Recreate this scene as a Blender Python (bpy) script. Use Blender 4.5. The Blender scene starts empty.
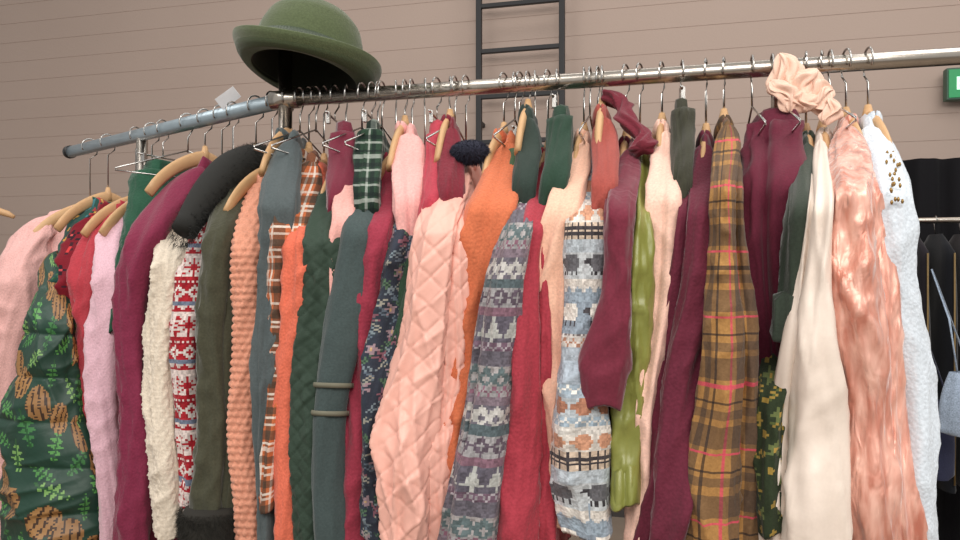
import bpy, math, random
import numpy as np
random.seed(7); rng=np.random.RandomState(5)
F=720.0; CZ=1.30; RZ=1.65
scene=bpy.context.scene
try: scene.view_settings.view_transform='Standard'
except Exception: pass

def lin(c):
    o=[]
    for v in c:
        v=v/255.0
        o.append(v/12.92 if v<=0.04045 else ((v+0.055)/1.055)**2.4)
    return tuple(o)
# ---------------------------------------------------------------- materials
def new_mat(name):
    m=bpy.data.materials.new(name); m.use_nodes=True
    nt=m.node_tree; b=nt.nodes['Principled BSDF']
    return m,nt,b
def cloth(name,col,rough=0.9,sheen=0.2,bump='fine',var=0.12,bs=0.35,attr=False,crush=None,sat=.91):
    m,nt,b=new_mat(name); N=nt.nodes; L=nt.links
    b.inputs['Roughness'].default_value=rough
    b.inputs['Specular IOR Level'].default_value=0.2 if rough>0.6 else 0.5
    if sheen: 
        b.inputs['Sheen Weight'].default_value=sheen; b.inputs['Sheen Roughness'].default_value=0.4
    tc=N.new('ShaderNodeTexCoord')
    if attr:
        a=N.new('ShaderNodeAttribute'); a.attribute_name='Col'; src=a.outputs['Color']
    else:
        r=N.new('ShaderNodeRGB'); r.outputs[0].default_value=(*lin(col),1); src=r.outputs[0]
    nz=N.new('ShaderNodeTexNoise'); nz.inputs['Scale'].default_value=260; nz.inputs['Detail'].default_value=3
    L.new(tc.outputs['Object'],nz.inputs['Vector'])
    hv=N.new('ShaderNodeHueSaturation'); hv.inputs['Saturation'].default_value=sat
    mr=N.new('ShaderNodeMapRange'); mr.inputs['From Min'].default_value=0.3; mr.inputs['From Max'].default_value=0.7
    mr.inputs['To Min'].default_value=.96*(1-var); mr.inputs['To Max'].default_value=.96*(1+var)
    L.new(nz.outputs['Fac'],mr.inputs['Value']); L.new(mr.outputs['Result'],hv.inputs['Value'])
    L.new(src,hv.inputs['Color']); out=hv.outputs['Color']
    if crush:
        n2=N.new('ShaderNodeTexNoise'); n2.inputs['Scale'].default_value=40; n2.inputs['Detail'].default_value=4; n2.inputs['Distortion'].default_value=0.7
        mp=N.new('ShaderNodeMapping'); mp.inputs['Scale'].default_value=(1.3,1,0.30)
        L.new(tc.outputs['Object'],mp.inputs['Vector']); L.new(mp.outputs['Vector'],n2.inputs['Vector'])
        cr=N.new('ShaderNodeValToRGB'); cr.color_ramp.elements[0].position=0.36; cr.color_ramp.elements[1].position=0.66
        cr.color_ramp.elements[0].color=(*lin(crush[0]),1); cr.color_ramp.elements[1].color=(*lin(crush[1]),1)  # pale ramp end paints streaky sheen highlights into the pile colour
        L.new(n2.outputs['Fac'],cr.inputs['Fac']); out=cr.outputs['Color']
        b.inputs['Specular IOR Level'].default_value=0.7; b.inputs['Metallic'].default_value=.25
    L.new(out,b.inputs['Base Color'])
    bp=N.new('ShaderNodeBump'); bp.inputs['Strength'].default_value=bs; bp.inputs['Distance'].default_value=0.002
    if bump=='fine':
        t=N.new('ShaderNodeTexNoise'); t.inputs['Scale'].default_value=420; L.new(tc.outputs['Object'],t.inputs['Vector']); h=t.outputs['Fac']
    elif bump=='knit':
        t=N.new('ShaderNodeTexVoronoi'); t.inputs['Scale'].default_value=1.0
        mp=N.new('ShaderNodeMapping'); mp.inputs['Scale'].default_value=(260,200,1)
        L.new(tc.outputs['UV'],mp.inputs['Vector']); L.new(mp.outputs['Vector'],t.inputs['Vector']); h=t.outputs['Distance']; bp.invert=True
    elif bump=='rib':
        t=N.new('ShaderNodeTexWave'); t.inputs['Scale'].default_value=60; t.inputs['Distortion'].default_value=0.6
        L.new(tc.outputs['UV'],t.inputs['Vector']); h=t.outputs['Fac']
    elif bump in('wrinkle','crushed'):
        t=N.new('ShaderNodeTexNoise'); t.inputs['Scale'].default_value=22 if bump=='wrinkle' else 44; t.inputs['Distortion'].default_value=0.8; t.inputs['Detail'].default_value=2
        bp.inputs['Distance'].default_value=0.012 if bump=='wrinkle' else (.010 if crush else .006)
        m2=N.new('ShaderNodeMapping'); m2.inputs['Scale'].default_value=(1,1,1 if bump=='wrinkle' else .32)
        L.new(tc.outputs['Object'],m2.inputs['Vector']); L.new(m2.outputs['Vector'],t.inputs['Vector']); h=t.outputs['Fac']
    L.new(h,bp.inputs['Height']); L.new(bp.outputs['Normal'],b.inputs['Normal'])
    return m
def simple(name,col,rough=0.5,metal=0.0,emit=0,bump=0,bscale=60):
    m,nt,b=new_mat(name); N=nt.nodes; L=nt.links
    nz=N.new('ShaderNodeTexNoise'); nz.inputs['Scale'].default_value=bscale; nz.inputs['Detail'].default_value=4
    tc=N.new('ShaderNodeTexCoord'); L.new(tc.outputs['Object'],nz.inputs['Vector'])
    mx=N.new('ShaderNodeMix'); mx.data_type='RGBA'
    c=lin(col); mx.inputs['A'].default_value=(c[0]*.85,c[1]*.85,c[2]*.85,1); mx.inputs['B'].default_value=(min(1,c[0]*1.12),min(1,c[1]*1.12),min(1,c[2]*1.12),1)
    L.new(nz.outputs['Fac'],mx.inputs['Factor']); L.new(mx.outputs['Result'],b.inputs['Base Color'])
    b.inputs['Roughness'].default_value=rough; b.inputs['Metallic'].default_value=metal
    if emit:
        b.inputs['Emission Color'].default_value=(*c,1); b.inputs['Emission Strength'].default_value=emit
    if bump:
        bp=N.new('ShaderNodeBump'); bp.inputs['Strength'].default_value=bump; bp.inputs['Distance'].default_value=0.002
        L.new(nz.outputs['Fac'],bp.inputs['Height']); L.new(bp.outputs['Normal'],b.inputs['Normal'])
    return m
M_CHROME=simple('brushed_chrome',(196,188,178),0.25,1.0)
M_HOOK=simple('hook_steel',(185,183,180),0.25,1.0)
M_LRAIL=simple('painted_steel_rail',(150,164,172),0.35,0.6)
M_WOOD=simple('beech_wood',(200,160,116),0.5,0,0,0.2,30)
M_BLACK=simple('black_plastic',(22,22,24),0.45)
M_TAG=simple('tag_card',(225,225,228),0.7)

# ---------------------------------------------------------------- mesh helpers
def grid_mesh(name,P,UV=None,mat=None,colfn=None,closeU=True,smooth=True,mats=None):
    R,N,_=P.shape
    me=bpy.data.meshes.new(name)
    idx=np.arange(R*N).reshape(R,N)
    nj=N if closeU else N-1
    j=np.arange(nj); j2=(j+1)%N
    a=idx[:-1][:,j]; b=idx[:-1][:,j2]; c=idx[1:][:,j2]; d=idx[1:][:,j]
    faces=np.stack([a,b,c,d],-1).reshape(-1,4)
    me.vertices.add(R*N); me.vertices.foreach_set('co',P.reshape(-1).astype(np.float32))
    nf=len(faces)
    me.loops.add(nf*4); me.loops.foreach_set('vertex_index',faces.reshape(-1).astype(np.int32))
    me.polygons.add(nf); me.polygons.foreach_set('loop_start',(np.arange(nf)*4).astype(np.int32))
    try: me.polygons.foreach_set('loop_total',np.full(nf,4,dtype=np.int32))
    except Exception: pass
    me.update(calc_edges=True)
    if UV is not None:
        U,V=UV
        V=np.asarray(V)
        if V.ndim==1: V=np.repeat(V[:,None],len(U),1)
        UU=np.repeat(np.asarray(U)[None,:],R,0)
        def g(A): 
            return np.stack([A[:-1][:,j],A[:-1][:,j+1],A[1:][:,j+1],A[1:][:,j]],-1)
        gu=g(UU); gv=g(V)
        uvl=me.uv_layers.new(name='UVMap')
        uvl.data.foreach_set('uv',np.stack([gu,gv],-1).reshape(-1).astype(np.float32))
        if colfn is not None:
            cu=gu.mean(-1).reshape(-1); cv=gv.mean(-1).reshape(-1)
            col=colfn(cu,cv)
            ca=me.color_attributes.new(name='Col',type='FLOAT_COLOR',domain='CORNER')
            c4=np.ones((nf,4,4),dtype=np.float32); c4[:,:,:3]=col[:,None,:]
            ca.data.foreach_set('color',c4.reshape(-1))
    me.polygons.foreach_set('use_smooth',np.full(nf,bool(smooth)))
    if mat: me.materials.append(mat)
    me.validate(); me.update()
    ob=bpy.data.objects.new(name,me); scene.collection.objects.link(ob)
    return ob
def tubeP(pts,r,n=10,ry=None,up=None):
    pts=np.array(pts,float); R=len(pts); r=np.broadcast_to(np.array(r,float),(R,))
    ry=r if ry is None else np.broadcast_to(np.array(ry,float),(R,))
    T=np.gradient(pts,axis=0); T/=np.linalg.norm(T,axis=1)[:,None]+1e-9
    upv=np.array(up if up is not None else (0.13,0.31,0.94),float)
    A=np.cross(T,upv); A/=np.linalg.norm(A,axis=1)[:,None]+1e-9
    B=np.cross(A,T)
    th=np.linspace(0,2*np.pi,n,endpoint=False)
    P=pts[:,None,:]+A[:,None,:]*(np.cos(th)[None,:,None]*r[:,None,None])+B[:,None,:]*(np.sin(th)[None,:,None]*ry[:,None,None])
    c0=np.repeat(pts[:1][:,None,:],n,1); c1=np.repeat(pts[-1:][:,None,:],n,1)
    return np.concatenate([c0,P,c1],0)
def tube(name,pts,r,mat,n=10,ry=None,up=None):
    return grid_mesh(name,tubeP(pts,r,n,ry,up),None,mat)
def boxobj(name,cx,cy,cz,sx,sy,sz,mat,rot=0,bev=0):
    v=[(x*sx/2,y*sy/2,z*sz/2) for x in(-1,1) for y in(-1,1) for z in(-1,1)]
    f=[(0,1,3,2),(4,6,7,5),(0,4,5,1),(2,3,7,6),(0,2,6,4),(1,5,7,3)]
    me=bpy.data.meshes.new(name); me.from_pydata(v,[],f); me.materials.append(mat); me.update()
    o=bpy.data.objects.new(name,me); scene.collection.objects.link(o)
    o.location=(cx,cy,cz); o.rotation_euler=(0,0,rot)
    if bev:
        b=o.modifiers.new('bevel','BEVEL'); b.width=bev; b.segments=2
    return o
def group(name,parts,loc=(0,0,0)):
    e=bpy.data.objects.new(name,None); scene.collection.objects.link(e); e.location=loc; e.empty_display_size=0.05
    for p in parts:
        p.parent=e; p.location=(p.location.x-loc[0],p.location.y-loc[1],p.location.z-loc[2])
    return e
def join(name,parts):
    bpy.ops.object.select_all(action='DESELECT')
    for p in parts: p.select_set(True)
    bpy.context.view_layer.objects.active=parts[0]
    bpy.ops.object.join(); o=bpy.context.view_layer.objects.active; o.name=name; return o
def fur(name,pts,nrm,length,width,mat):
    n=len(pts); nrm=nrm+rng.normal(0,0.45,(n,3)); nrm/=np.linalg.norm(nrm,axis=1)[:,None]
    s=np.cross(nrm,rng.normal(0,1,(n,3))); s/=np.linalg.norm(s,axis=1)[:,None]+1e-9
    l=length*rng.uniform(.5,1.1,(n,1)); droop=np.array([0,0,-0.35])*l
    V=np.stack([pts-s*width,pts+s*width,pts+nrm*l+droop],1).reshape(-1,3)
    me=bpy.data.meshes.new(name); me.from_pydata(V.tolist(),[],np.arange(n*3).reshape(-1,3).tolist()); me.materials.append(mat)
    o=bpy.data.objects.new(name,me); scene.collection.objects.link(o); return o

# ---------------------------------------------------------------- rack geometry
LA=np.array([-1.215,2.135]); J=np.array([-0.40,1.48]); RB=np.array([0.79,1.175])
def perp(a,b):
    r=(b-a)/np.linalg.norm(b-a); return r,np.array([r[1],-r[0]])
RL,GL=perp(LA,J); RR,GR=perp(J,RB)
def rail_pt(px):
    k=(px-480)/F
    A,B,g,r=(LA,J,GL,RL) if px<285 else (J,RB,GR,RR)
    d=B-A; t=(k*A[1]-A[0])/(d[0]-k*d[1]); return A+t*d,g,r

def smooth(a,k):
    if k<2: return a
    ker=np.hanning(k+2)[1:-1]; ker/=ker.sum()
    p0=a[0]-(a[1]-a[0])*np.arange(k,0,-1); p1=a[-1]+(a[-1]-a[-2])*np.arange(1,k+1)
    return np.convolve(np.concatenate([p0,a,p1]),ker,'same')[k:-k]
def folds(th,v,amp,seed,fine=1.0,groove=0.0):
    r=np.random.RandomState(seed); d=0
    for k,a in((1,.05),(2,.09),(3,.08),(4,.05)):
        d=d+a*np.sin(k*th+r.uniform(-9,9)*v+r.uniform(0,6.28)+0.8*np.sin(r.uniform(4,12)*v+r.uniform(0,6)))
    for i in range(7):
        k=r.choice([1,1,2,2,3]); m=r.uniform(4,17)*r.choice([-1,1]); ph=r.uniform(0,6.28); w=r.uniform(3,9); p2=r.uniform(0,6.28)
        s=1-np.abs(np.sin((k*th+m*v+ph+0.7*np.sin(w*v+p2+th))*1.0))
        env=np.clip(0.35+0.75*np.sin(r.uniform(5,12)*v+r.uniform(0,6.28)+r.choice([0,1])*th),0,1)
        d=d+0.19*s**2.8*env-0.03
    for i in range(4):
        m=r.uniform(28,62); ph=r.uniform(0,6.28)
        s=1-np.abs(np.sin(m*v+1.6*np.sin(th+ph)+ph))
        env=np.clip(np.sin(th*1+r.uniform(0,6.28))*np.sin(r.uniform(6,13)*v+r.uniform(0,6.28)),0,1)
        d=d+0.15*fine*s**2*env
    if groove:
        side=r.choice([-1,1]); t0=np.pi/2+side*(0.30+0.30*np.sin(r.uniform(2,5)*v+r.uniform(0,6)))
        q=np.abs(th-t0); d=d-groove*np.exp(-(q/0.20)**2)
    return d*amp
SEED=[100]
def hanger(rp,g,r,topz,style='wood'):
    parts=[]
    a=np.linspace(-0.6,math.pi+0.05,14)
    rr=0.0215; tw=random.uniform(-.3,.3); gg=g*math.cos(tw)+r*math.sin(tw)
    hp=[(rp[0]+gg[0]*rr*math.cos(t),rp[1]+gg[1]*rr*math.cos(t),RZ+0.002+rr*math.sin(t)) for t in a]
    hx,hy=hp[-1][0],hp[-1][1]
    hp+= [(hx*.85+rp[0]*.15,hy*.85+rp[1]*.15,RZ-0.018),(rp[0],rp[1],RZ-0.034),(rp[0],rp[1],min(topz+0.012,RZ-.04))]
    parts.append(tube('hook',hp,0.0019,M_HOOK,8))
    if style=='wood':
        s=np.linspace(-0.15,0.15,19)
        pts=[(rp[0]+g[0]*u,rp[1]+g[1]*u,topz-0.004-0.088*(abs(u)/0.19)**1.3-0.08*(abs(u)/0.19)**4) for u in s]
        parts.append(tube('shoulder',pts,0.005+0.004*(1-np.abs(s)/0.19),M_WOOD,10,ry=0.010+0.008*(1-np.abs(s)/0.19)))
        parts.append(tube('neck',[(rp[0],rp[1],topz-0.012),(rp[0],rp[1],topz+0.008),(rp[0],rp[1],topz+0.024)],[0.011,0.009,0.005],M_WOOD,10))
    else:
        parts.append(tube('bar',[(rp[0]+g[0]*u,rp[1]+g[1]*u,topz+0.010) for u in(-.08,0,.08)],.0022,M_HOOK,8))
        for u in(-.06,.06):
            parts.append(boxobj('clip',rp[0]+g[0]*u,rp[1]+g[1]*u,topz+.002,.007,.014,.022,M_HOOK,0))
    return join('clothes_hanger' if style=='wood' else 'clip_hanger',parts)

def garment(name,hx,rows,mat,pat=None,res=0.008,disp=None,cuff=False,du=0.0,amp=1.0,fine=1.0,collar=True,collar_mat=None,
            sleeve=True,hang='wood',ulen=0.19,bodyw=0.42,hem=None,extra=None,rail=None,flat=0.8,bz=0.0,groove=0.0,panel=0):
    SEED[0]+=1; seed=SEED[0]; amp=amp*1.15
    if hang=='clip': collar=False
    rp,g,r=rail if rail is not None else rail_pt(hx)
    rows=np.array(rows,float); y=rows[:,0]; c=(rows[:,1]+rows[:,2])/2; w=rows[:,2]-rows[:,1]
    D0=rp[1]; rs=np.random.RandomState(seed+500)
    yy=np.linspace(y[0],y[-1],100); cc=smooth(np.interp(yy,y,c),18); ww=smooth(np.interp(yy,y,w),18)
    ed=np.clip((yy-y[0])/60,0,1)
    cc=cc+ed*2.4*np.sin((yy-y[0])/rs.uniform(28,50)+rs.uniform(0,6)); ww=ww*(1+ed*.06*np.sin((yy-y[0])/rs.uniform(25,45)+rs.uniform(0,6)))
    def uf(q):
        t=np.clip((q-y[0])/75.0,0,1); t=t*t*(3-2*t)
        return 0.07+0.14*t+0.025*np.clip((q-y[0])/350.0,0,1)+du*(.3+.7*t)
    uu=uf(yy)+.006*np.sin(yy/rs.uniform(25,45)+rs.uniform(0,6)); DD=D0+g[1]*uu
    X=(cc-480)/F*DD; Z=CZ+(270-yy)/F*DD; A=ww/2/F*DD
    C=np.stack([X,DD,Z],-1)
    m=C[30:,:2].mean(0)-rp; m/=np.linalg.norm(m); fd=g*0.5+m*0.5; fd/=np.linalg.norm(fd)
    ac=np.array([-fd[1],fd[0]])
    L=Z[0]-Z[-1]; n=max(24,int(L/res))
    ti=np.linspace(0,99,n); ix=np.arange(100)
    Cx=np.interp(ti,ix,X);Cy=np.interp(ti,ix,DD);Cz=np.interp(ti,ix,Z);Aw=np.interp(ti,ix,A)
    parts=[]
    v=Cz[0]-Cz
    dl=.012 if hang=='clip' else .06
    def softtube(nm,Cx,Cy,Aw,B,seed,disp,groove,amp):
        Aw=Aw.copy(); B=B.copy(); circ=2*np.pi*float(np.mean(Aw))*0.92
        N=max(36,int(circ/res)); th=np.linspace(0,2*np.pi,N,endpoint=False)
        dome=np.sqrt(np.clip(1-(1-np.clip(v/dl,0,1))**2,0.0004,1))
        TH,VV=np.meshgrid(th,v)
        d=folds(TH,VV,amp,seed,fine,groove)
        if cuff:
            cv=v[-1]-v; k=np.clip((0.055-cv)/0.012,0,1)
            Aw=Aw*(1-0.08*k); B=B*(1-0.08*k)
            d=d*(1-0.7*k[:,None])+0.035*k[:,None]*np.sign(np.sin(TH*round(circ/0.007)))
        UU=TH/(2*np.pi)*circ
        q=np.zeros_like(d)
        if disp is not None: q=disp(UU,VV,circ)
        ca=np.cos(TH); sa=np.sin(TH)
        ra=(Aw[:,None]*(1+d*.55)+q)*dome[:,None]; rb=(B[:,None]*(1+d*1.25)+q)*dome[:,None]
        P=np.stack([Cx[:,None]+ac[0]*ra*ca+fd[0]*rb*sa, Cy[:,None]+ac[1]*ra*ca+fd[1]*rb*sa, Cz[:,None]+0*TH],-1)
        e=np.clip((v-(v[-1]-0.08))/0.08,0,1)[:,None]
        P[:,:,2]+=e*0.006*np.sin(TH*2+seed)
        last=P[-1]; ctr=last.mean(0)
        i1=ctr+(last-ctr)*0.93+np.array([0,0,-0.003]); i2=ctr+(last-ctr)*0.86+np.array([0,0,0.004]); i3=ctr+(last-ctr)*0.8+np.array([0,0,0.05]); i4=ctr+(last-ctr)*0.01+np.array([0,0,0.06])
        P=np.concatenate([P,i1[None],i2[None],i3[None],i4[None]],0)
        v2=np.concatenate([v,v[-1]+np.array([.004,.008,.05,.09])])
        return grid_mesh(nm,P,(np.linspace(0,circ,N+1),v2),mat,pat)
    if sleeve:
        B=np.maximum(Aw*flat,0.026)
        if panel:
            k=np.clip(v/0.12,0,1); sh=-panel*Aw*.24*k
            S=Aw*(1-.24*k)
            parts.append(softtube('front_sleeve',Cx+ac[0]*sh,Cy+ac[1]*sh,S,np.maximum(S*flat,.028),seed,disp,groove,amp))
            sp=panel*Aw*.58*k; W2=Aw*(.62-.18*k); bb=np.full_like(Aw,.022)
            parts.append(softtube('front_panel',Cx+ac[0]*sp-fd[0]*.022,Cy+ac[1]*sp-fd[1]*.022,W2,bb,seed+77,disp,0,amp*1.2))
        else:
            parts.append(softtube('front_sleeve',Cx,Cy,Aw,B,seed,disp,groove,amp))
        N2=28; th2=np.linspace(0,2*np.pi,N2,endpoint=False); k=np.linspace(0,n-1,40).astype(int)
        dome=np.sqrt(np.clip(1-(1-np.clip(v/0.06,0,1))**2,0.0004,1))
        T2,V2=np.meshgrid(th2,v[k]); d2=folds(T2,V2,amp,seed+50)
        a2=np.minimum(Aw[k],0.04)[:,None]*(1+d2)*dome[k][:,None]; b2=0.035*(1+d2)*dome[k][:,None]
        off=0.25*np.clip(((Cx[k]-rp[0])*ac[0]+(Cy[k]-rp[1])*ac[1]),-.06,.06)
        bx=rp[0]-fd[0]*0.20+ac[0]*off; by=rp[1]-fd[1]*0.20+ac[1]*off
        P2=np.stack([bx[:,None]+ac[0]*a2*np.cos(T2)+fd[0]*b2*np.sin(T2),by[:,None]+ac[1]*a2*np.cos(T2)+fd[1]*b2*np.sin(T2),Cz[k][:,None]+0*T2],-1)
        parts.append(grid_mesh('back_sleeve',P2,(np.linspace(0,.2,N2+1),v[k]),mat,pat))
    # ---- body
    lat=(C[:,0]-rp[0])*ac[0]+(C[:,1]-rp[1])*ac[1]; us=np.maximum((C[:,0]-rp[0])*fd[0]+(C[:,1]-rp[1])*fd[1],0.05)
    zs=Z[0]; neck=min(zs+0.020+bz,RZ-0.055)
    zh=(Z[-1]-0.01) if hem is None else hem
    ub,ufr=-ulen,ulen-0.02+du*.8
    uc,ul=(ub+ufr)/2,(ufr-ub)/2
    per=4*ul+0.1; nb=max(30,int((neck-zh)/max(res,0.0035))); Nb=max(64,int(per/max(res,0.004)))
    ph=np.linspace(0,2*np.pi,Nb,endpoint=False); vv=np.linspace(0,1,nb)
    PH,VB=np.meshgrid(ph,vv)
    cu=np.cos(PH); su=np.sin(PH)
    u=uc+ul*np.sign(cu)*np.abs(cu)**0.8
    ua=np.abs(u); dip=0.0 if hang=='clip' else .35
    ztop=neck-0.30*np.maximum(ua-0.045,0)-1.2*np.maximum(ua-.12,0)**1.5-dip*np.maximum(0.04-ua,0)
    # tuck the front of the body under the sleeve head
    um=np.maximum.accumulate(us+np.arange(100)*1e-6)
    zlim=np.interp(u,um+.004,Z,left=9.0)-.008
    ztop=np.where(u>um[0]+.004,np.minimum(ztop,np.maximum(zlim,zh+.1)),ztop)
    zz=ztop*(1-VB)+zh*VB
    latz=np.interp(-zz,-Z,lat); usz=np.interp(-zz,-Z,us); az=np.interp(-zz,-Z,A)
    drop=neck-zz
    th_=np.clip(az*bodyw/0.5,0.010,0.075)*((0.6 if hang=='clip' else .25)+(0.4 if hang=='clip' else .75)*np.clip((ztop-zz)/0.10,0,1)**0.7)
    db=folds(PH*2,drop,amp*1.2,seed+9,fine)
    wv=th_*np.sign(su)*np.abs(su)**0.6*(1+db)
    l=latz*np.clip((u+0.2)/(usz+0.2),0,1.05)+wv
    Pb=np.stack([rp[0]+fd[0]*u+ac[0]*l, rp[1]+fd[1]*u+ac[1]*l, zz],-1)
    top=np.stack([rp[0]+fd[0]*u[0]+ac[0]*(l[0]-wv[0]),rp[1]+fd[1]*u[0]+ac[1]*(l[0]-wv[0]),zz[0]+.004],-1)
    mid=Pb[-1].mean(0); Pb=np.concatenate([top[None],Pb,(mid+(Pb[-1]-mid)*0.9+np.array([0,0,0.01]))[None],(mid+(Pb[-1]-mid)*0.5+np.array([0,0,0.08]))[None]],0)
    Vb=np.concatenate([drop[:1],drop,drop[-1:]+.01,drop[-1:]+.08],0); Vb=np.concatenate([Vb,Vb[:,:1]],1)
    parts.append(grid_mesh('body',Pb,(np.linspace(0,per,Nb+1),Vb),mat,pat))
    if collar:
        t=np.linspace(0,2*np.pi,33)
        cp=[(rp[0]+fd[0]*0.052*math.cos(q)+ac[0]*0.013*math.sin(q), rp[1]+fd[1]*0.052*math.cos(q)+ac[1]*0.013*math.sin(q), neck-0.012+0.006*math.cos(q*2)) for q in t]
        co=grid_mesh('collar',tubeP(cp,0.005,10,ry=0.013,up=(0,0,1)),(np.linspace(0,.05,11),np.linspace(0,.3,35)),collar_mat or mat,pat if collar_mat is None else None)
        parts.append(co)
    info=dict(rp=rp,g=g,r=r,fd=fd,ac=ac,C=C,A=A,neck=neck,Z=Z,yy=yy)
    if extra: parts+=extra(info)
    group(name,parts,(rp[0],rp[1],neck))
    if hang: hanger(rp,fd,ac,neck+(0.012 if (hx<285 and hang=='wood') else .003),hang)
    return info

# ---------------------------------------------------------------- displacement styles
def quilt(s=0.05,h=0.008,slant=1.0,wd=.16):
    def f(U,V,circ):
        n=max(2,round(circ/s)); a=U/circ*n; b=V/s*slant+.05*np.sin(U/circ*6.28*2)
        p=np.abs(np.sin(np.pi*(a+b))); q=np.abs(np.sin(np.pi*(a-b)))
        m=np.minimum(p,q)
        return h*(1-np.exp(-(m/wd)**1.3))+h*.3*np.sqrt(p*q)-h
    return f
def puffer(s=0.10,h=0.012):
    def f(U,V,circ):
        return h*np.abs(np.sin(np.pi*(V+0.006*np.sin(U/circ*6.28))/s))**0.5-h*0.5+0.0016*np.sin(U/circ*6.28*9+3*np.sin(V*40))*(1-np.abs(np.sin(np.pi*V/s)))
    return f
def bobble(s=0.013,h=0.005):
    def f(U,V,circ):
        n=max(4,round(circ/s)); a=U/circ*n; b=V/s
        a=a+0.5*(np.floor(b)%2)+.12*np.sin(V*90); 
        x=(a%1)-.5; y=(b%1)-.5
        return h*np.sqrt(np.clip(0.22-(x*x+y*y),0,1))*2.0
    return f
def cable(s=0.032,h=0.0026):
    def f(U,V,circ):
        n=max(2,round(circ/s)); a=(U/circ*n)%1
        w=0.5+0.2*np.sin(V*2*np.pi/0.045)
        w2=0.5-0.2*np.sin(V*2*np.pi/0.045)
        return h*np.exp(-((a-w)/.09)**2)+h*np.exp(-((a-w2)/.09)**2)+h*0.7*np.exp(-((a-0.04)/.04)**2)+0.0006*np.sin(V*2*np.pi/0.009)
    return f
def ribs(s=0.012,h=0.0018):
    def f(U,V,circ):
        n=max(6,round(circ/s)); return h*np.sin(2*np.pi*n*U/circ)
    return f

# ---------------------------------------------------------------- patterns
def arr(c): return np.array(lin(c))
def knit(bands,st=0.004,mute=None,mk=0.0):
    H=sum(len(b[0]) for b in bands)
    def f(U,V):
        r=np.floor(V/st).astype(int)%H; c=np.floor(U/st).astype(int)
        out=np.zeros((len(U),3)); y0=0
        for ch,pal in bands:
            h=len(ch); w=len(ch[0])
            lut=np.array([[arr(pal[x]) for x in row] for row in ch])
            m=(r>=y0)&(r<y0+h)
            out[m]=lut[r[m]-y0,c[m]%w]; y0+=h
        if mute: out=out*(1-mk)+arr(mute)*mk
        j=np.sin(r*12.9898+c*78.233)*43758.5453; j=j-np.floor(j)
        return out*(0.76+0.48*j)[:,None]
    return f
def plaid(base,vb,hb,per):
    def f(U,V):
        out=np.repeat(arr(base)[None],len(U),0)
        for co,lst in((U,vb),(V,hb)):
            q=co%per
            for s,w,c,a in lst:
                m=((q>=s)&(q<s+w))
                out[m]=out[m]*(1-a)+arr(c)*a
        return out
    return f
def scatter(base,items,W,H,seed,n):
    r=np.random.RandomState(seed)
    L=[(((i*0.618)%1)*W+r.uniform(-.01,.01),(i+r.uniform(-.3,.3))*H/n,r.uniform(-1.2,1.2),items[i%len(items)]) for i in range(n)]
    L.sort(key=lambda t:t[3][0]=='cone')
    def f(U,V):
        out=np.repeat(arr(base)[None],len(U),0)
        for (x0,y0,an,(kind,ca,cb,s)) in L:
            if kind=='cone': an=an*.4
            dx=(U-x0+W/2)%W-W/2; dy=(V-y0+H/2)%H-H/2
            ca_,sa_=math.cos(an),math.sin(an); p=(dx*ca_+dy*sa_)/s; q=(-dx*sa_+dy*ca_)/s
            if kind=='cone':
                m=(p/0.72)**2+(q)**2<1
                sc=(np.sin(p*17+np.where(np.floor(q*6)%2==0,0,math.pi))*np.sin(q*18.85))>-0.25
                out[m&sc]=arr(ca); out[m&~sc]=arr(cb)
            elif kind=='leaf':
                m=(np.abs(p)<0.40*(1-np.abs(q))*(0.65+0.5*np.sin(q*20)))&(np.abs(q)<1)
                out[m]=arr(ca); out[m&(np.abs(p)<.05)]=arr(cb)
            elif kind=='dot':
                m=p*p+q*q<0.3; out[m]=arr(ca)
            elif kind=='flower':
                rr=np.sqrt(p*p+q*q); t=np.arctan2(q,p); m=rr<0.6+0.3*np.cos(5*t); out[m]=arr(ca); out[rr<.22]=arr(cb)
        return out
    return f

M_PAT=cloth('patterned_knit',(0,0,0),attr=True,bump='knit',bs=0.5,var=0.1,sat=1)
M_PATW=cloth('patterned_woven',(0,0,0),attr=True,bump='fine',var=0.12,sheen=0.1,sat=1)
M_PATS=cloth('patterned_nylon',(0,0,0),attr=True,bump='wrinkle',bs=0.2,rough=0.5,var=0.03,sheen=0,sat=1)
def K(n,c,**k): return cloth(n,c,bump='knit',bs=0.4,**k)

TRI=["r....r....","rr..rrr..r","rrrrrrrrrr"]
SNOW=["....r....r..","r...r...rr..","..r.r.r.....","...rrr...r..","rrrrrrrrr...","...rrr...r..","..r.r.r.....","r...r...rr..","....r....r.."]
DIA=["...r...","..rrr..",".rr.rr.","rr...rr",".rr.rr.","..rrr..","...r..."]
CHK=["r.r.","...."]
ZIG=["r...r...",".r.r.r.r","..r...r."]
AZT=["r.....r.....","rr...rrr...r","rrr.rrrrr.rr",".rrrrr.rrrrr","..rrr...rrr.",".rr.rr.rr.rr","rr...rrr...r"]
TREE=["...r....","...r....","..rrr...","..rrr...",".rrrrr..",".rrrrr..","rrrrrrr.","...r....","...r...."]
SHEEP=["..............","..rrrrrrr.....",".rrrrrrrrrkk..",".rrrrrrrrrkkk.",".rrrrrrrrrk...",".rrrrrrrrr....","..rrrrrrr.....","..k.k..k.k....","..k.k..k.k....",".............."]
FENCE=["k..k..k..k..","k..k..k..k..","kkkkkkkkkkkk","k..k..k..k..","kkkkkkkkkkkk","k..k..k..k..","k..k..k..k.."]
BALL=["..rrr...",".rrrrr..","rrrrrrr.","rrrrrrr.",".rrrrr..","..rrr...","........"]
def band(ch,fg,bg,k=(30,30,36)): return (ch,{'r':fg,'.':bg,'k':k})
def plain_rows(c,n): return (["."]*n,{'.':c})

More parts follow.
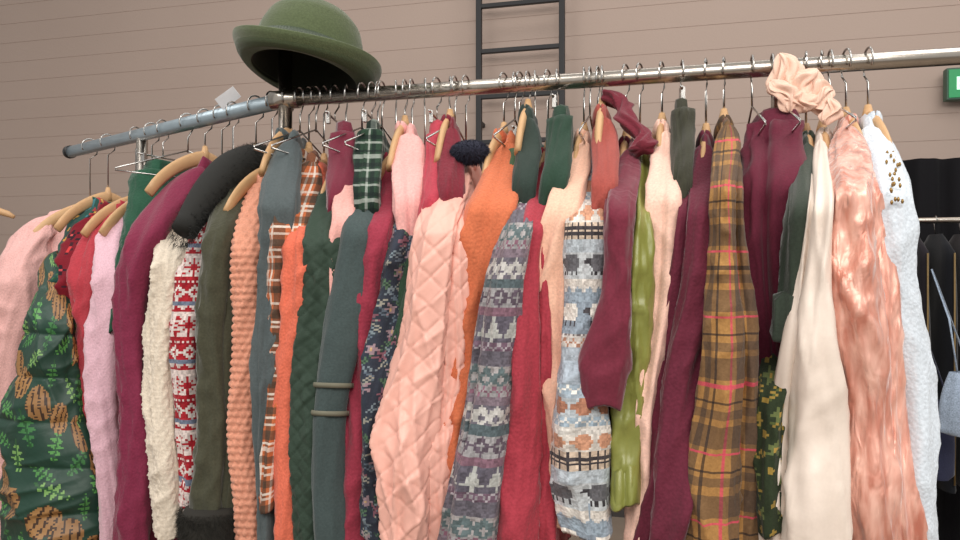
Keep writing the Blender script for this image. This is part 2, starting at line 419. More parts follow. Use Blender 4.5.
P_nordic=knit([band(SNOW,(165,35,45),(215,200,195)),plain_rows((165,35,45),2),band(CHK,(215,200,195),(150,30,42)),band(DIA,(215,205,200),(160,34,44)),plain_rows((110,120,140),2),band(TRI,(160,34,44),(215,200,195)),plain_rows((215,200,195),2)],0.0042)
P_isle=knit([band(DIA,(92,80,92),(148,146,148)),plain_rows((124,92,106),3),band(TREE,(176,178,174),(92,88,100)),band(ZIG,(160,154,160),(106,84,100)),plain_rows((98,94,104),5),band(AZT,(90,106,108),(156,152,152)),band(ZIG,(126,88,104),(146,144,146)),plain_rows((120,106,116),3),band(AZT,(180,178,174),(100,96,106)),plain_rows((78,92,96),3)],0.0042,(128,122,130),.06)
P_sheep=knit([plain_rows((160,172,184),9),band(ZIG,(222,218,210),(155,172,186)),plain_rows((160,174,186),2),band(BALL,(170,116,90),(176,184,190)),band(ZIG,(215,212,206),(150,168,182)),plain_rows((208,204,198),3),band(BALL,(196,142,112),(212,206,198)),band(FENCE,(0,0,0),(206,186,166),(48,42,48)),plain_rows((178,188,196),5),band(SHEEP,(92,92,98),(190,196,200),(46,44,50)),plain_rows((214,208,200),3),band(TRI,(146,162,176),(212,208,202)),plain_rows((146,162,176),3),band(SHEEP,(226,222,214),(138,152,166),(54,50,56)),plain_rows((138,152,166),2),band(CHK,(110,100,100),(198,194,190)),band(ZIG,(176,126,102),(206,200,194)),plain_rows((160,170,180),5)],0.0037,(180,178,176),.06)
P_plaid=plaid((164,122,72),[(0.0,0.026,(62,54,54),.6),(0.032,0.003,(205,74,96),.8),(0.052,0.0035,(40,36,38),.75),(0.060,0.012,(52,50,52),.55)],[(0.0,0.028,(56,52,54),.55),(0.034,0.003,(205,74,96),.8),(0.056,0.0035,(40,36,38),.75),(0.066,0.012,(56,52,54),.5)],0.088)
P_plaid2=plaid((190,106,66),[(0.0,0.013,(50,58,52),.65),(0.018,0.003,(226,216,204),.8),(0.028,0.004,(226,216,204),.6)],[(0.0,0.013,(50,58,52),.65),(0.018,0.003,(226,216,204),.8),(0.028,0.004,(226,216,204),.6)],0.040)
P_tartan=plaid((40,62,48),[(0.0,0.006,(180,188,180),.5),(0.018,0.008,(20,30,30),.7)],[(0.0,0.006,(180,188,180),.5),(0.018,0.008,(20,30,30),.7)],0.030)
P_cone=scatter((22,60,46),[('leaf',(84,150,74),(35,85,45),.045),('cone',(160,118,70),(62,40,24),.036),('leaf',(120,165,90),(40,90,45),.042),('leaf',(60,120,66),(30,80,40),.05),('cone',(150,110,66),(58,38,24),.040),('leaf',(74,136,70),(30,80,40),.036)],0.36,0.52,12,42)
P_floral=scatter((52,58,70),[('flower',(150,130,138),(190,160,120),.012),('leaf',(84,110,88),(50,70,60),.018),('flower',(128,88,100),(60,40,50),.011),('leaf',(120,134,142),(60,70,80),.016),('leaf',(150,150,140),(60,70,80),.014),('leaf',(96,110,124),(60,70,80),.014)],0.2,0.24,13,170)
P_holly=scatter((42,78,72),[('leaf',(70,110,80),(40,80,50),.026),('flower',(170,70,70),(210,170,90),.018),('leaf',(60,120,130),(40,80,90),.024),('dot',(200,150,70),(0,0,0),.012)],0.3,0.25,17,60)
P_redpat=scatter((120,25,38),[('flower',(40,25,35),(200,80,80),.016),('dot',(60,90,110),(0,0,0),.012),('leaf',(60,30,40),(200,60,60),.02)],0.3,0.25,19,60)
P_brocade=scatter((46,56,38),[('leaf',(145,122,60),(80,90,50),.016),('flower',(98,108,66),(170,140,70),.012),('dot',(150,125,60),(0,0,0),.008)],0.25,0.25,23,120)

# ---------------------------------------------------------------- the garments (left to right)
blackfur=simple('dark_fur',(32,32,30),0.9)
olivefur=simple('dark_olive_fur',(38,36,31),0.9)
garment('pink_sweater',90,[(215,28,66),(260,-6,46),(320,-18,38),(420,-22,28),(600,-18,24)],K('pale_pink_knit',(228,172,166)),amp=.9)
garment('holly_print_blouse',108,[(206,78,114),(240,54,98),(300,45,85),(400,40,80)],M_PATW,P_holly,res=.005)
garment('red_patterned_blouse',122,[(212,84,116),(245,64,100),(330,62,92),(420,66,90)],M_PATW,P_redpat,res=.005,hang=None)
garment('pinecone_print_puffer_jacket',116,[(252,44,64),(285,34,74),(340,20,84),(400,2,95),(460,-6,107),(520,-10,114),(620,-10,120)],M_PATS,P_cone,res=.0035,disp=puffer(),du=.10,amp=.6,flat=.6,hang=None,collar=False)
garment('crimson_sweater',136,[(210,98,130),(245,72,114),(320,72,102),(420,76,100),(560,80,104)],K('crimson_knit',(178,26,48)),amp=.9)
garment('lilac_pink_sweater',152,[(208,112,140),(250,90,126),(350,84,118),(450,94,120),(600,100,125)],K('lilac_pink_knit',(226,180,194)),amp=.9,du=.03)
garment('green_ribbed_scarf',163,[(168,134,172),(200,125,166),(235,118,148),(330,112,130)],K('pine_green_rib',(34,82,60)),disp=ribs(),amp=.8,hang='clip')
garment('wine_cardigan',205,[(166,180,218),(200,146,192),(260,120,163),(350,114,150),(450,112,150),(620,110,155)],K('magenta_wine_knit',(126,22,62)),amp=.9,fine=.5,du=.05,collar=False)
garment('cream_cable_knit_sweater',222,[(196,172,202),(230,153,190),(350,143,179),(450,146,180),(533,150,184)],K('cream_wool',(226,212,192)),res=.0035,disp=cable(),amp=.7,cuff=True,du=.04)
garment('nordic_snowflake_sweater',233,[(205,192,218),(240,176,205),(350,172,202),(450,175,203),(505,178,203)],M_PAT,P_nordic,res=.004,amp=.6,du=.03)
def coat_fur(i):
    fd,ac,rp=i['fd'],i['ac'],i['rp']; out=[]
    t=np.linspace(0,1,20)
    pts=[]
    for q in t:
        u=-0.05+0.26*q; z=i['neck']+0.008-0.02*q-0.15*q**2.2
        pts.append((rp[0]+fd[0]*u+ac[0]*(0.006-0.006*q),rp[1]+fd[1]*u+ac[1]*(0.006-0.006*q),z))
    pts=np.array(pts); rad=0.024+0.016*np.sin(np.pi*np.clip(t*1.05,0,1))
    out.append(tube('fur_collar',pts,rad,blackfur,16))
    n=9000; k=rng.randint(0,20,n); th=rng.uniform(0,6.28,n)
    nr=np.stack([ac[0]*np.cos(th),ac[1]*np.cos(th),np.sin(th)],-1)
    jit=rng.uniform(-.012,.012,(n,1))*np.array([fd[0],fd[1],-0.5])
    out.append(fur('fur_collar_pile',pts[k]+nr*rad[k][:,None]*.95+jit,nr+0.3*np.array([fd[0],fd[1],0]),.014,.0006,blackfur))
    C=i['C']; A=i['A']; idx=np.argmin(abs(i['yy']-524)); c=C[idx]; a=A[idx]*1.05
    cp=np.array([c+np.array([0,0,z]) for z in np.linspace(.035,-.05,8)])
    rr=a*np.array([.9,1.03,1.08,1.1,1.1,1.08,1.0,.8]); out.append(tube('fur_cuff',cp,rr,olivefur,24,up=(0,1,0)))
    n=7000; th=rng.uniform(0,6.28,n); h=rng.uniform(-.05,.035,n)
    nr=np.stack([np.cos(th),np.sin(th),0*th],-1)
    out.append(fur('fur_cuff_pile',c+nr*a*1.05+np.stack([0*h,0*h,h],-1),nr,.012,.0006,olivefur))
    return out
garment('olive_suede_coat',256,[(166,216,262),(230,200,243),(350,196,236),(450,191,239),(520,188,239),(600,186,241)],cloth('olive_suede',(72,72,56),bump='wrinkle',bs=.25,sheen=.4,var=.15),amp=.8,du=.05,extra=coat_fur,collar=False,panel=1)
garment('peach_bobble_knit_sweater',272,[(182,246,272),(250,233,265),(400,230,258),(530,236,264),(600,238,266)],K('peach_wool',(222,146,114)),res=.003,disp=bobble(),amp=.5,du=.03)
garment('charcoal_denim_jacket',288,[(138,276,306),(180,261,300),(300,254,284),(450,256,275),(620,258,278)],cloth('charcoal_denim',(80,90,92),bs=.4),amp=1.0,du=.03)
garment('orange_plaid_shirt',309,[(160,294,328),(210,270,314),(300,265,304),(400,262,292),(505,262,284)],M_PATW,P_plaid2,res=.004,du=.02)
garment('orange_sweater',324,[(172,304,332),(230,287,328),(350,277,316),(450,272,303),(620,270,302)],K('bright_orange_knit',(218,92,52)),du=.03)
garment('green_quilted_jacket',346,[(172,326,356),(220,305,347),(350,293,336),(450,292,326),(620,292,320)],cloth('bottle_green_nylon',(50,68,56),rough=.65,sheen=.1,var=.05),res=.003,disp=quilt(.028,.0026),amp=.7,du=.04)
garment('wine_velour_top',335,[(130,328,358),(170,325,360),(260,325,350),(350,330,350)],cloth('wine_velour',(112,20,48),sheen=.5),hang='clip',du=-.02)
garment('pink_collared_shirt',354,[(150,342,366),(185,332,362),(250,332,352),(340,330,350)],cloth('shell_pink_cotton',(228,162,152)),du=.03,hang=None)
garment('tartan_scarf_top',372,[(128,358,384),(170,356,384),(240,352,380)],M_PATW,P_tartan,res=.004,hang='clip')
def slate_extra(i):
    out=[]; tm=simple('taupe_trim',(110,108,92),.8); rp,fd,ac=i['rp'],i['fd'],i['ac']
    for yq,nm in((384,'cuff_trim'),(412,'cuff_strap')):
        idx=np.argmin(abs(i['yy']-yq)); c=i['C'][idx]; a=i['A'][idx]*1.0; b=max(a*.8,.026)*1.04
        t=np.linspace(0,2*np.pi,48); cp=[(c[0]+ac[0]*a*math.cos(q)+fd[0]*b*math.sin(q),c[1]+ac[1]*a*math.cos(q)+fd[1]*b*math.sin(q),c[2]+.004*math.sin(q)) for q in t]
        out.append(tube(nm,cp,.0022,tm,6,ry=.0045,up=(0,0,1)))
    return out
garment('slate_green_jacket',378,[(164,360,390),(210,341,380),(300,323,368),(400,313,351),(620,312,347)],cloth('slate_green_twill',(66,80,80),bs=.4),du=.05,extra=slate_extra,amp=.5,fine=.5)
garment('raspberry_sweater',396,[(164,376,406),(220,357,395),(350,345,382),(480,338,373),(620,340,369)],K('raspberry_knit',(148,26,56)),du=.03)
garment('dark_floral_blouse',412,[(180,400,430),(250,380,412),(350,366,397),(450,362,391),(535,360,388)],M_PATW,P_floral,res=.003,du=.04)
garment('blush_blouse',405,[(132,392,426),(180,392,424),(260,392,415),(350,385,405)],cloth('blush_cotton',(232,166,160)),du=.01)
garment('forest_green_cardigan',425,[(186,408,436),(250,399,426),(320,394,416),(420,390,410)],K('forest_green_knit',(52,80,60)),du=.03)
garment('crimson_blouse',437,[(130,424,450),(180,424,456),(260,415,445),(350,410,440)],cloth('crimson_crepe',(180,32,60)),hang='clip',du=.0)
garment('ruby_cardigan',450,[(126,442,462),(180,436,466),(260,430,460)],K('ruby_knit',(120,16,40)),du=.0)
garment('pink_quilted_jacket',466,[(160,442,478),(220,418,474),(300,399,467),(400,386,459),(480,379,450),(540,377,444)],cloth('salmon_pink_nylon',(238,174,156),rough=.5,sheen=.1,var=.02,bump='wrinkle',bs=.08),res=.0026,disp=quilt(.042,.0026,1.0,.11),amp=.85,fine=.8,du=.07,hem=.78,panel=1,flat=.9)
garment('rust_orange_sweater',504,[(140,494,524),(200,464,516),(300,456,501),(400,448,485),(480,440,471),(560,436,466)],K('rust_orange_knit',(204,98,42)),du=.03,groove=.25)
garment('moss_green_cardigan',520,[(145,510,532),(200,494,527),(300,486,512),(400,480,505)],K('moss_green_knit',(72,98,68)),du=.02,hang='clip')
garment('spruce_green_jacket',528,[(116,514,542),(160,516,540),(260,500,530)],cloth('spruce_green_wool',(44,58,52)),du=.0)
garment('grey_fair_isle_sweater',535,[(164,520,548),(250,489,531),(350,469,516),(450,447,505),(620,424,496)],M_PAT,P_isle,res=.0032,amp=.7,du=.085,panel=-1)
garment('scarlet_sweater',548,[(158,536,562),(250,516,550),(350,506,552),(450,496,555),(620,484,563)],K('scarlet_knit',(166,28,52)),du=.07,amp=.9,panel=1)
garment('bottle_green_blazer',557,[(114,546,574),(180,540,570),(300,535,560)],cloth('bottle_green_wool',(38,64,50)),du=.0,hang='clip')
garment('peach_blouse',584,[(140,574,596),(220,538,583),(300,535,575),(400,541,574),(520,548,576)],cloth('peach_crepe',(234,182,154)),du=.04,groove=.2)
garment('sheep_pattern_sweater',598,[(156,578,604),(220,567,605),(300,561,603),(400,555,608),(480,553,613),(532,560,614)],M_PAT,P_sheep,res=.0028,amp=.6,cuff=False,du=.07)
garment('brick_red_jacket',602,[(116,590,618),(180,588,616),(260,590,608),(350,590,608)],cloth('brick_red_wool',(158,62,50)),du=.03)
garment('wine_velvet_sweater',626,[(146,620,644),(200,605,639),(290,599,632),(345,584,629),(375,578,628),(405,584,624)],cloth('burgundy_velvet',(112,26,50),sheen=.4,bump='wrinkle',bs=.3),du=.09,amp=.9,cuff=True,hem=.95)
garment('lime_satin_blouse',640,[(150,630,652),(250,620,652),(350,616,649),(450,611,643),(502,609,639)],cloth('lime_satin',(132,136,56),rough=.34,sheen=0,var=.03,bump='crushed',bs=.4),amp=1.5,du=.06)
garment('pale_peach_shirt',662,[(130,654,678),(200,648,685),(300,638,676),(400,632,664),(620,618,652)],cloth('pale_peach_linen',(238,192,172)),du=.04,amp=1.1,groove=.2)
garment('dark_olive_jacket',682,[(106,671,693),(150,670,693),(220,668,692),(330,668,690)],cloth('dark_olive_wool',(58,58,46)),du=.0,hang='clip')
garment('burgundy_cardigan',706,[(142,690,718),(250,672,719),(350,657,709),(450,642,697),(620,628,683)],K('burgundy_knit',(102,26,50)),du=.06,amp=1.1,panel=-1)
garment('tan_plaid_coat',724,[(124,714,742),(180,712,742),(250,711,751),(350,699,757),(450,686,760),(620,670,763)],M_PATW,P_plaid,res=.003,amp=.8,du=.09,panel=1)
garment('wine_trousers',772,[(118,746,802),(200,740,797),(300,750,792),(400,756,790),(470,758,788)],cloth('wine_crepe',(98,20,46)),du=-.02,hang='clip',flat=.5,amp=1.3,groove=.5)
garment('brocade_skirt',790,[(320,764,800),(400,758,792),(470,757,788),(530,757,786)],M_PATW,P_brocade,res=.003,du=.075,hang=None,collar=False)
garment('dark_green_velvet_jacket',806,[(142,796,818),(200,788,817),(280,776,812),(335,768,800)],cloth('dark_green_velvet',(50,60,50),sheen=.3),du=.05,collar_mat=None)
garment('cream_satin_blouse',822,[(138,810,830),(200,808,831),(300,791,836),(400,775,843),(480,763,848),(620,748,853)],cloth('cream_satin',(228,212,198),rough=.45,sheen=0,var=.02,bump='wrinkle',bs=.10),amp=.9,fine=.3,du=.08,panel=-1)
garment('pink_crushed_velvet_dress',846,[(124,832,862),(180,829,882),(250,832,896),(350,840,902),(450,846,912),(620,856,931)],cloth('crushed_velvet',(222,150,134),rough=.40,sheen=.6,bump='crushed',bs=.8,crush=((200,128,108),(242,190,172))),amp=1.2,fine=.5,du=.07,panel=1,res=.005)
def emb(i):
    gold=simple('gold_bead',(150,120,70),.35,.7); bm=[]
    for k in range(6,17):
        c=i['C'][k]
        for m in range(2):
            p=c+np.array([rng.uniform(-.014,.008),-i['A'][k]*.95-0.001,rng.uniform(-.004,.004)])
            q=tubeP([p-np.array([0,0,.003]),p,p+np.array([0,0,.003])],[.0010,.0020,.0010],6); bm.append(grid_mesh('bead',q,None,gold))
    return [join('embroidery',bm)]
garment('pale_blue_sweater',868,[(124,854,884),(180,866,907),(250,874,915),(350,880,926),(450,890,936),(620,896,945)],K('pale_blue_knit',(206,216,226)),amp=.9,du=.03,extra=emb)

def ball_fur(name,c,r,mat,n=4000,l=.007):
    d=rng.normal(0,1,(n,3)); d/=np.linalg.norm(d,axis=1)[:,None]; sq=np.array([1.2,1,.7])
    th=np.linspace(0,np.pi,14); ph=np.linspace(0,2*np.pi,24,endpoint=False)
    P=np.stack([c[0]+1.2*r*np.sin(th)[:,None]*np.cos(ph),c[1]+r*np.sin(th)[:,None]*np.sin(ph),c[2]+.7*r*np.cos(th)[:,None]+0*ph],-1)
    a=grid_mesh('core',P,None,mat); b=fur('pile',np.array(c)+d*r*.95*sq,d,l,.0008,mat)
    group(name,[a,b],tuple(c))
D=1.25; ball_fur('navy_wool_hat',((470-480)/F*D,D,CZ+(270-152)/F*D),.028,simple('navy_wool',(44,46,62),.95))
def scarf():
    D=1.16; n=90
    t=np.linspace(0,1,n); 
    px=606+34*np.sin(t*np.pi*.55)+6*np.sin(t*9); py=97+52*t**1.2
    pts=np.stack([(px-480)/F*(D+.16-.16*t),D+.16-.16*t,CZ+(270-py)/F*(D+.16-.16*t)],-1)
    P=tubeP(pts,0.017+.005*np.sin(t*14),28,ry=.012)
    th=np.linspace(0,2*np.pi,28,endpoint=False); ctr=P.mean(1,keepdims=True)
    P=ctr+(P-ctr)*(1+.2*np.sin(5*th+np.linspace(0,6,P.shape[0])[:,None]))[:,:,None]
    return grid_mesh('burgundy_knit_scarf',P,(np.linspace(0,.15,29),np.linspace(0,.3,P.shape[0])),K('burgundy_scarf_knit',(112,24,44)))
scarf()
# crumpled peach satin bunched over the rail: overlapping loose wavy cloth loops
def scrunch():
    m=cloth('apricot_satin',(234,192,168),rough=.45,sheen=.2,var=.03); parts=[]
    D=1.19
    spec=((786,78,.022,.042,.25,3),(800,88,.022,.038,-.55,2),(796,104,.028,.018,.15,2),(814,100,.020,.026,-1.0,3),(777,98,.016,.030,.6,2),(822,116,.012,.022,-.2,2))
    for j,(px,py,w,h,rot,kk) in enumerate(spec):
        c=np.array([(px-480)/F*D,D-.006*j,CZ+(270-py)/F*D])
        s=np.linspace(0,1,60); T=np.linspace(0,2*np.pi,70,endpoint=False); S,TT=np.meshgrid(s,T,indexing='ij')
        prof=np.sin(np.pi*np.clip(S,.01,.99))**.55
        pl=1+.30*np.sin(kk*2*TT+5*S+j)+.16*np.sin(kk*4*TT-7*S+2*j)+.08*np.sin(11*TT+9*S)
        x=w*prof*pl*np.cos(TT)+.006*np.sin(S*7+j); y=w*.6*prof*pl*np.sin(TT); z=h*(1-2*S)+.004*np.sin(3*TT+j)*prof
        X=x*math.cos(rot)-z*math.sin(rot); Zc=x*math.sin(rot)+z*math.cos(rot)
        parts.append(grid_mesh('fold_%d'%(j+1),np.stack([c[0]+X,c[1]+y,c[2]+Zc],-1),(np.linspace(0,.1,71),np.linspace(0,.1,60)),m))
    group('crumpled_peach_scarf',parts,((798-480)/F*D,D,CZ+(270-92)/F*D))
scrunch()
def wire_hanger(px):
    rp,g,r=rail_pt(px); parts=[]
    a=np.linspace(-0.6,math.pi,14); rr=.0215
    hp=[(rp[0]+g[0]*rr*math.cos(t),rp[1]+g[1]*rr*math.cos(t),RZ+.002+rr*math.sin(t)) for t in a]+[(rp[0],rp[1],RZ-.034),(rp[0],rp[1],RZ-.07)]
    parts.append(tube('hook',hp,.0019,M_HOOK,8))
    tri=[(0,-.065),(.17,-.125),(.17,-.130),(0,-.132),(-.17,-.130),(-.17,-.125),(0,-.065)]
    parts.append(tube('frame',[(rp[0]+g[0]*u,rp[1]+g[1]*u,RZ+z) for u,z in tri],.0018,M_HOOK,8))
    join('wire_hanger',parts)
for px in (188,300,316,362,382,455,515,590,752,782,830): wire_hanger(px)

# ---------------------------------------------------------------- rack
def v3(p,z): return (p[0],p[1],z)
RE=J+(RB-J)*1.35
rack=[]
rack.append(tube('rail_right',[v3(J-RR*.03,RZ),v3(J+(RE-J)*.5,RZ),v3(RE,RZ)],.0145,M_CHROME,24))
rack.append(tube('rail_left',[v3(LA,RZ),v3((LA+J)/2,RZ),v3(J,RZ)],.014,M_LRAIL,24,ry=.018))
rack.append(tube('end_cap',[v3(LA-RL*.008,RZ),v3(LA+RL*.006,RZ)],.019,M_BLACK,20))
rack.append(tube('rail_coupling',[v3(J-RR*.03,RZ),v3(J+RR*.03,RZ)],.019,M_CHROME,24))
for p,n in((J,'post_middle'),(LA+(J-LA)*.42,'post_left'),(RE-RR*.02,'post_right')):
    z1=RZ+.10 if n=='post_middle' else RZ-.01
    rack.append(tube(n,[v3(p,.04),v3(p,.8),v3(p,z1)],.014,M_CHROME,20))
    g=GL if n=='post_left' else GR
    rack.append(tube('foot_'+n,[(p[0]+g[0]*u,p[1]+g[1]*u,.035) for u in(-.28,0,.28)],.016,M_CHROME,16))
group('clothes_rack',rack,(J[0],J[1],0))
D=1.60; c=((228-480)/F*D,D,CZ+(270-98)/F*D)
o=boxobj('price_tag',c[0],c[1],c[2],.05,.0015,.028,M_TAG,.3); o.rotation_euler=(.3,-.7,.3)

# ---------------------------------------------------------------- hat
def hat():
    m=cloth('green_felt',(82,94,62),bs=.6,sheen=.35,var=.16); md=cloth('hat_lining',(44,48,38)); mb=cloth('hat_ribbon',(56,70,50),rough=.5,sheen=0,bump='rib',bs=.3); mf=cloth('green_felt_shaded',(70,82,55),bs=.5,sheen=.2,var=.12)  # brim facing is the same felt, underside shade put into its colour
    n=72; ph=np.linspace(0,2*np.pi,n,endpoint=False)
    def rev(prof,name,mat):
        pr=np.array(prof); t=np.linspace(0,len(pr)-1,(len(pr)-1)*5+1); r=smooth(np.interp(t,range(len(pr)),pr[:,0]),4); z=smooth(np.interp(t,range(len(pr)),pr[:,1]),4)
        r=np.maximum(r,0)
        R=np.repeat(r[:,None],n,1); Z=np.repeat(z[:,None],n,1)
        k=np.clip((R-.108)/.045,0,1); Z=Z+k*(.014*np.cos(2*ph)[None,:])
        P=np.stack([R*np.cos(ph)*1.0,R*np.sin(ph)*1.06,Z],-1)
        return grid_mesh(name,P,(np.linspace(0,.6,n+1),np.linspace(0,.2,len(r))),mat)
    outer=rev([(0,.130),(.035,.129),(.068,.120),(.092,.097),(.104,.065),(.109,.030),(.110,.004),(.113,-.006),(.125,-.010),(.138,-.004),(.1475,.010),(.1495,.018),(.147,.020),(.1445,.011),(.136,-.005),(.125,-.013),(.111,-.012),(.106,-.004)],'felt_crown_and_brim',m)
    inner=rev([(.107,-.008),(.105,.02),(.100,.06),(.088,.092),(.06,.114),(0,.123)],'lining',md)
    under=rev([(.106,-.0135),(.111,-.0145),(.125,-.0155),(.1365,-.0075),(.1448,.0085)],'brim_facing',mf)
    rib=rev([(.1085,.034),(.1115,.032),(.1130,.004),(.1120,-.001)],'ribbon_band',mb)
    e=group('green_bowler_hat',[outer,inner,rib,under],(0,0,0))
    D=1.46; e.location=((306-480)/F*D,D,CZ+(270-69)/F*D)
    e.rotation_euler=(math.radians(-8),math.radians(10),0)
hat()

# ---------------------------------------------------------------- room
def wallmat():
    m,nt,b=new_mat('painted_board_wall'); N=nt.nodes; L=nt.links
    tc=N.new('ShaderNodeTexCoord')
    nz=N.new('ShaderNodeTexNoise'); nz.inputs['Scale'].default_value=1.2; nz.inputs['Detail'].default_value=5; L.new(tc.outputs['Object'],nz.inputs['Vector'])
    n2=N.new('ShaderNodeTexNoise'); n2.inputs['Scale'].default_value=90; L.new(tc.outputs['Object'],n2.inputs['Vector'])
    mx=N.new('ShaderNodeMix'); mx.data_type='RGBA'; mx.inputs['A'].default_value=(*lin((172,153,142)),1); mx.inputs['B'].default_value=(*lin((182,163,152)),1)
    L.new(nz.outputs['Fac'],mx.inputs['Factor']); L.new(mx.outputs['Result'],b.inputs['Base Color']); b.inputs['Roughness'].default_value=.8
    bp=N.new('ShaderNodeBump'); bp.inputs['Strength'].default_value=.15; bp.inputs['Distance'].default_value=.003; L.new(n2.outputs['Fac'],bp.inputs['Height']); L.new(bp.outputs['Normal'],b.inputs['Normal'])
    return m
WM=wallmat(); ang=math.atan2(RR[1],RR[0]); WD=np.array([0,4.0])
prof=[]; z=0.0; bh=.128
while z<4.2:
    prof+= [(0.0,z),(0.0,z+bh-.005),(-.0020,z+bh-.0042),(-.0020,z+bh-.001)]; z+=bh
prof=np.array(prof)
P=np.zeros((len(prof),2,3))
for i,(o,z) in enumerate(prof):
    for k,s in enumerate((-6.0,5.0)):
        p=WD+RR*s+GR*o; P[i,k]=(p[0],p[1],z)
wall=grid_mesh('wall_back',P,None,WM,closeU=False,smooth=False)
fl=simple('floor_lino',(140,126,112),.6,0,0,.1,8)
bpy.ops.mesh.primitive_plane_add(size=14,location=(0,.8,0)); o=bpy.context.object; o.name='floor'; o.data.materials.append(fl)
bb=WD+GR*.015; boxobj('baseboard_back',bb[0],bb[1],.06,11,.02,.12,simple('baseboard_paint',(70,66,64),.6),ang)
ML=simple('black_steel',(24,24,27),.5); lp=[]
def atwall(px,off=.1):
    k=(px-480)/F; A=WD+GR*off; t=(k*A[1]-A[0])/(RR[0]-k*RR[1]); return A+RR*t
for px,n in((479,'stile_left'),(562,'stile_right')):
    p=atwall(px); lp.append(boxobj(n,p[0],p[1],1.95,.03,.03,3.1,ML,ang,.003))
a,b_=atwall(479),atwall(562); mid=(a+b_)/2; wid=np.linalg.norm(b_-a)
zt=CZ+(270-49)/F*mid[1]
for k in range(-8,4):
    z=zt+k*.245
    if .45<z<3.4: lp.append(boxobj('rung_%d'%(k+9),mid[0],mid[1],z,wid,.024,.024,ML,ang,.003))
for z in(.7,2.1,3.2):
    for p in(a,b_):
        q=p-GR*.05; lp.append(boxobj('bracket',q[0],q[1],z,.02,.1,.02,ML,ang))
group('wall_ladder',lp,(mid[0],mid[1],.4))
p=atwall(969,.06); zc=CZ+(270-84)/F*p[1]
s1=boxobj('housing',p[0],p[1],zc,.2,.05,.15,simple('sign_housing',(60,90,75),.5),ang,.004)
q=p+GR*.028; s2=boxobj('lit_panel',q[0],q[1],zc,.185,.004,.13,simple('exit_green',(20,120,70),.4,0,.7),ang)
q2=p+GR*.032; wm=simple('sign_white',(190,240,215),.4,0,.9)
sp=[]
for dx,dz,sx,sz in((-.055,0,.012,.06),(-.04,.024,.03,.01),(-.04,0,.025,.01),(-.04,-.024,.03,.01),(0,.0,.012,.06),(.03,0,.06,.012),(.055,.012,.02,.012),(.055,-.012,.02,.012)):
    r_=q2+RR*dx; sp.append(boxobj('glyph',r_[0],r_[1],zc+dz,sx,.002,sz,wm,ang))
group('exit_sign',[s1,s2]+sp,(p[0],p[1],zc))
def curtain():
    A=WD+GR*.55; n=260; s=np.linspace(1.55,4.2,n); top=CZ+(270-162)/F*3.05
    zs=np.linspace(top,.03,30); P=np.zeros((30,n,3))
    for i,z in enumerate(zs):
        off=.02*np.sin(s*38)+.008*np.sin(s*91+z)
        p=A[None,:]+RR[None,:]*s[:,None]+GR[None,:]*off[:,None]; P[i,:,0]=p[:,0];P[i,:,1]=p[:,1];P[i,:,2]=z
    return grid_mesh('black_stage_curtain',P,(np.linspace(0,2,n),np.linspace(0,2,30)),cloth('black_velvet',(22,21,25),sheen=.05),closeU=False)
curtain()
b2=[]; pA=np.array([1.45,2.62]); pB=np.array([2.6,2.34]); bz=CZ+(270-219)/F*2.5
b2.append(tube('rail',[v3(pA,bz),v3((pA+pB)/2,bz),v3(pB,bz)],.011,M_CHROME,14))
for p in(pA,pB):
    b2.append(tube('post',[v3(p,.02),v3(p,bz)],.012,M_CHROME,12)); b2.append(tube('foot',[(p[0]+GR[0]*u,p[1]+GR[1]*u,.02) for u in(-.25,.25)],.012,M_CHROME,12))
group('garment_rail',b2,(pA[0],pA[1],0))
gold=simple('gold_trim',(120,98,60),.5,.4); 
cols=[(26,26,30),(34,30,36),(22,24,30),(40,34,38),(28,28,28),(36,34,42),(30,26,28),(24,24,30),(34,32,30)]
for k in range(14):
    p=pA+(pB-pA)*(.02+.068*k); n=24; T=np.linspace(0,2*np.pi,n,endpoint=False); zs=np.linspace(bz-.05,.55,26)
    P=np.zeros((26,n,3))
    for i,z in enumerate(zs):
        f=min(1,.35+i*.35); ul=.17*f; th=.034*f
        u=ul*np.cos(T); w=th*np.sin(T)*(1+.2*np.sin(T*4+i*.3+k))
        P[i,:,0]=p[0]+GR[0]*u+RR[0]*w; P[i,:,1]=p[1]+GR[1]*u+RR[1]*w; P[i,:,2]=z
    a=grid_mesh('cloth',P,(np.linspace(0,.8,n+1),np.linspace(0,1,26)),cloth('dark_cloth_%d'%k,cols[k%9]))
    f=p+GR*.178; t=tube('trim',[(f[0],f[1],bz-.12),(f[0],f[1],.9),(f[0],f[1],.58)],.003,gold if k%3 else M_HOOK,6)
    h=tube('hook',[(p[0]+GR[0]*.016*math.cos(t_),p[1]+GR[1]*.016*math.cos(t_),bz+.016*math.sin(t_)) for t_ in np.linspace(-.5,3.14,10)]+[(p[0],p[1],bz-.06)],.002,M_HOOK,6)
    group('black_dress',[a,t,h],(p[0],p[1],bz))
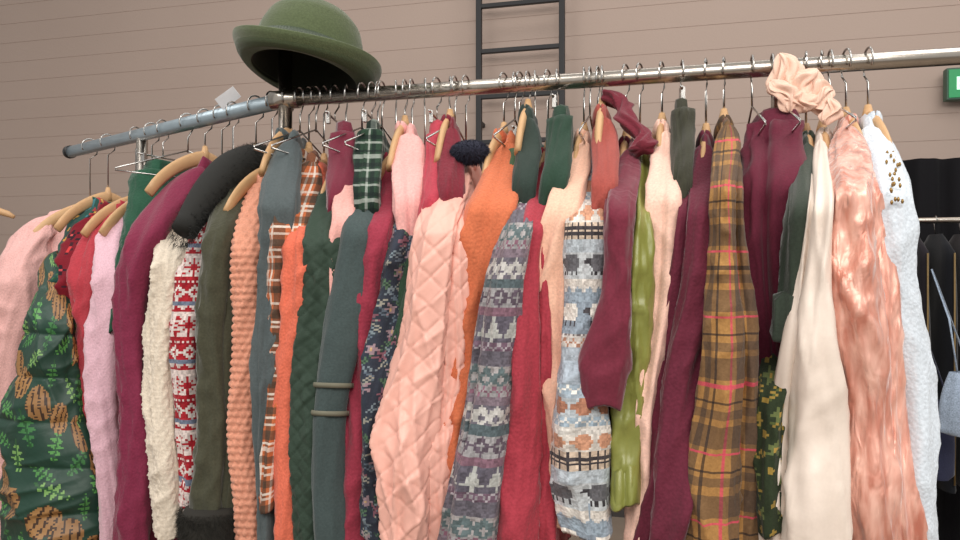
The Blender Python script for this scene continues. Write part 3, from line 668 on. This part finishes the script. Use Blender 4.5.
for nm,px,y0,y1,w,mt,dd in(('pale_blue_drawstring_bag',964,372,436,.13,cloth('pale_blue_print',(150,168,190),bump='wrinkle',var=.3),2.1),('navy_shoulder_bag',942,400,480,.08,cloth('navy_canvas',(44,48,74)),2.25)):
    x=(px-480)/F*dd; z0=CZ+(270-y0)/F*dd; z1=CZ+(270-y1)/F*dd
    T=np.linspace(0,2*np.pi,30,endpoint=False); tt=np.linspace(0,1,18)
    P=np.stack([x+w/2*np.cos(T)[None,:]*(.35+.65*np.sin(np.clip(tt*1.1+.25,0,1)*1.57)[:,None])*(1+.08*np.sin(5*T))[None,:]*np.where(tt>.97,.5,1)[:,None],dd+w*.3*np.sin(T)[None,:]*(.4+.6*np.sin(tt*2.8+.2))[:,None],(z0+(z1-z0)*tt)[:,None]+0*T],-1)
    a=grid_mesh('pouch',P,(np.linspace(0,.4,31),np.linspace(0,.2,18)),mt)
    s=tube('strap',[(x-.02,dd,z0),(x-.01,dd+.05,z0+.15),(x+.0,dd+.15,z0+.3),(x+.02,dd,z0)],.003,mt,6)
    group(nm,[a,s],(x,dd,z0))
D=2.3; pts=[((px-480)/F*D,D,CZ+(270-py)/F*D) for px,py in((-60,196),(-30,204),(-8,209),(8,214),(14,217))]
h1=tube('arm',pts,[.012,.014,.012,.01,.006],M_WOOD,10)
h2=tube('hook',[(pts[0][0],D,pts[0][2]),(pts[0][0],D,pts[0][2]+.06),(pts[0][0]+.02,D,pts[0][2]+.09),(pts[0][0]-.02,D,pts[0][2]+.1)],.002,M_HOOK,6)
h3=tube('arm_far',[(2*pts[0][0]-p[0],p[1],p[2]) for p in pts],[.012,.014,.012,.01,.006],M_WOOD,10)
group('wooden_coat_hanger',[h1,h2,h3],pts[0])
px0=pts[0][0]; n2=[tube('rail',[(px0,D-.30,pts[0][2]+.085),(px0,D+.12,pts[0][2]+.085)],.012,M_CHROME,14)]
for yy_ in(D-.28,D+.10):
    n2.append(tube('post',[(px0,yy_,.02),(px0,yy_,pts[0][2]+.085)],.012,M_CHROME,12)); n2.append(tube('foot',[(px0-.25,yy_,.02),(px0+.05,yy_,.02)],.012,M_CHROME,12))
group('garment_rail',n2,(px0,D,0))

# ---------------------------------------------------------------- light
def area(name,loc,rot,size,sy,power,col):
    l=bpy.data.lights.new(name,'AREA'); l.shape='RECTANGLE'; l.size=size; l.size_y=sy; l.energy=power; l.color=col
    o=bpy.data.objects.new(name,l); scene.collection.objects.link(o); o.location=loc; o.rotation_euler=rot
area('ceiling_light_front',(.4,-1.3,3.1),(math.radians(42),0,0),3.4,1.4,104,(1,.95,.89))
area('ceiling_light_left',(-2.2,.6,3.6),(0,math.radians(-15),0),1.2,2.0,40,(1,.965,.93))
area('ceiling_light_right',(2.4,.8,3.6),(0,math.radians(15),0),1.2,2.0,32,(1,.96,.92))
area('added_wall_wash',(.4,2.6,4.3),(math.radians(25),0,0),5.0,.6,24,(1,.95,.90))  # added wash lamp, aimed at the back wall to brighten its boards
w=bpy.data.worlds.new('world'); scene.world=w; w.use_nodes=True
w.node_tree.nodes['Background'].inputs[0].default_value=(1,.975,.945,1); w.node_tree.nodes['Background'].inputs[1].default_value=.54

cam=bpy.data.cameras.new('camera'); cam.lens=27.0; cam.sensor_width=36; cam.clip_start=.02
co=bpy.data.objects.new('camera',cam); scene.collection.objects.link(co); co.location=(0,0,CZ); co.rotation_euler=(math.radians(90),0,0); scene.camera=co
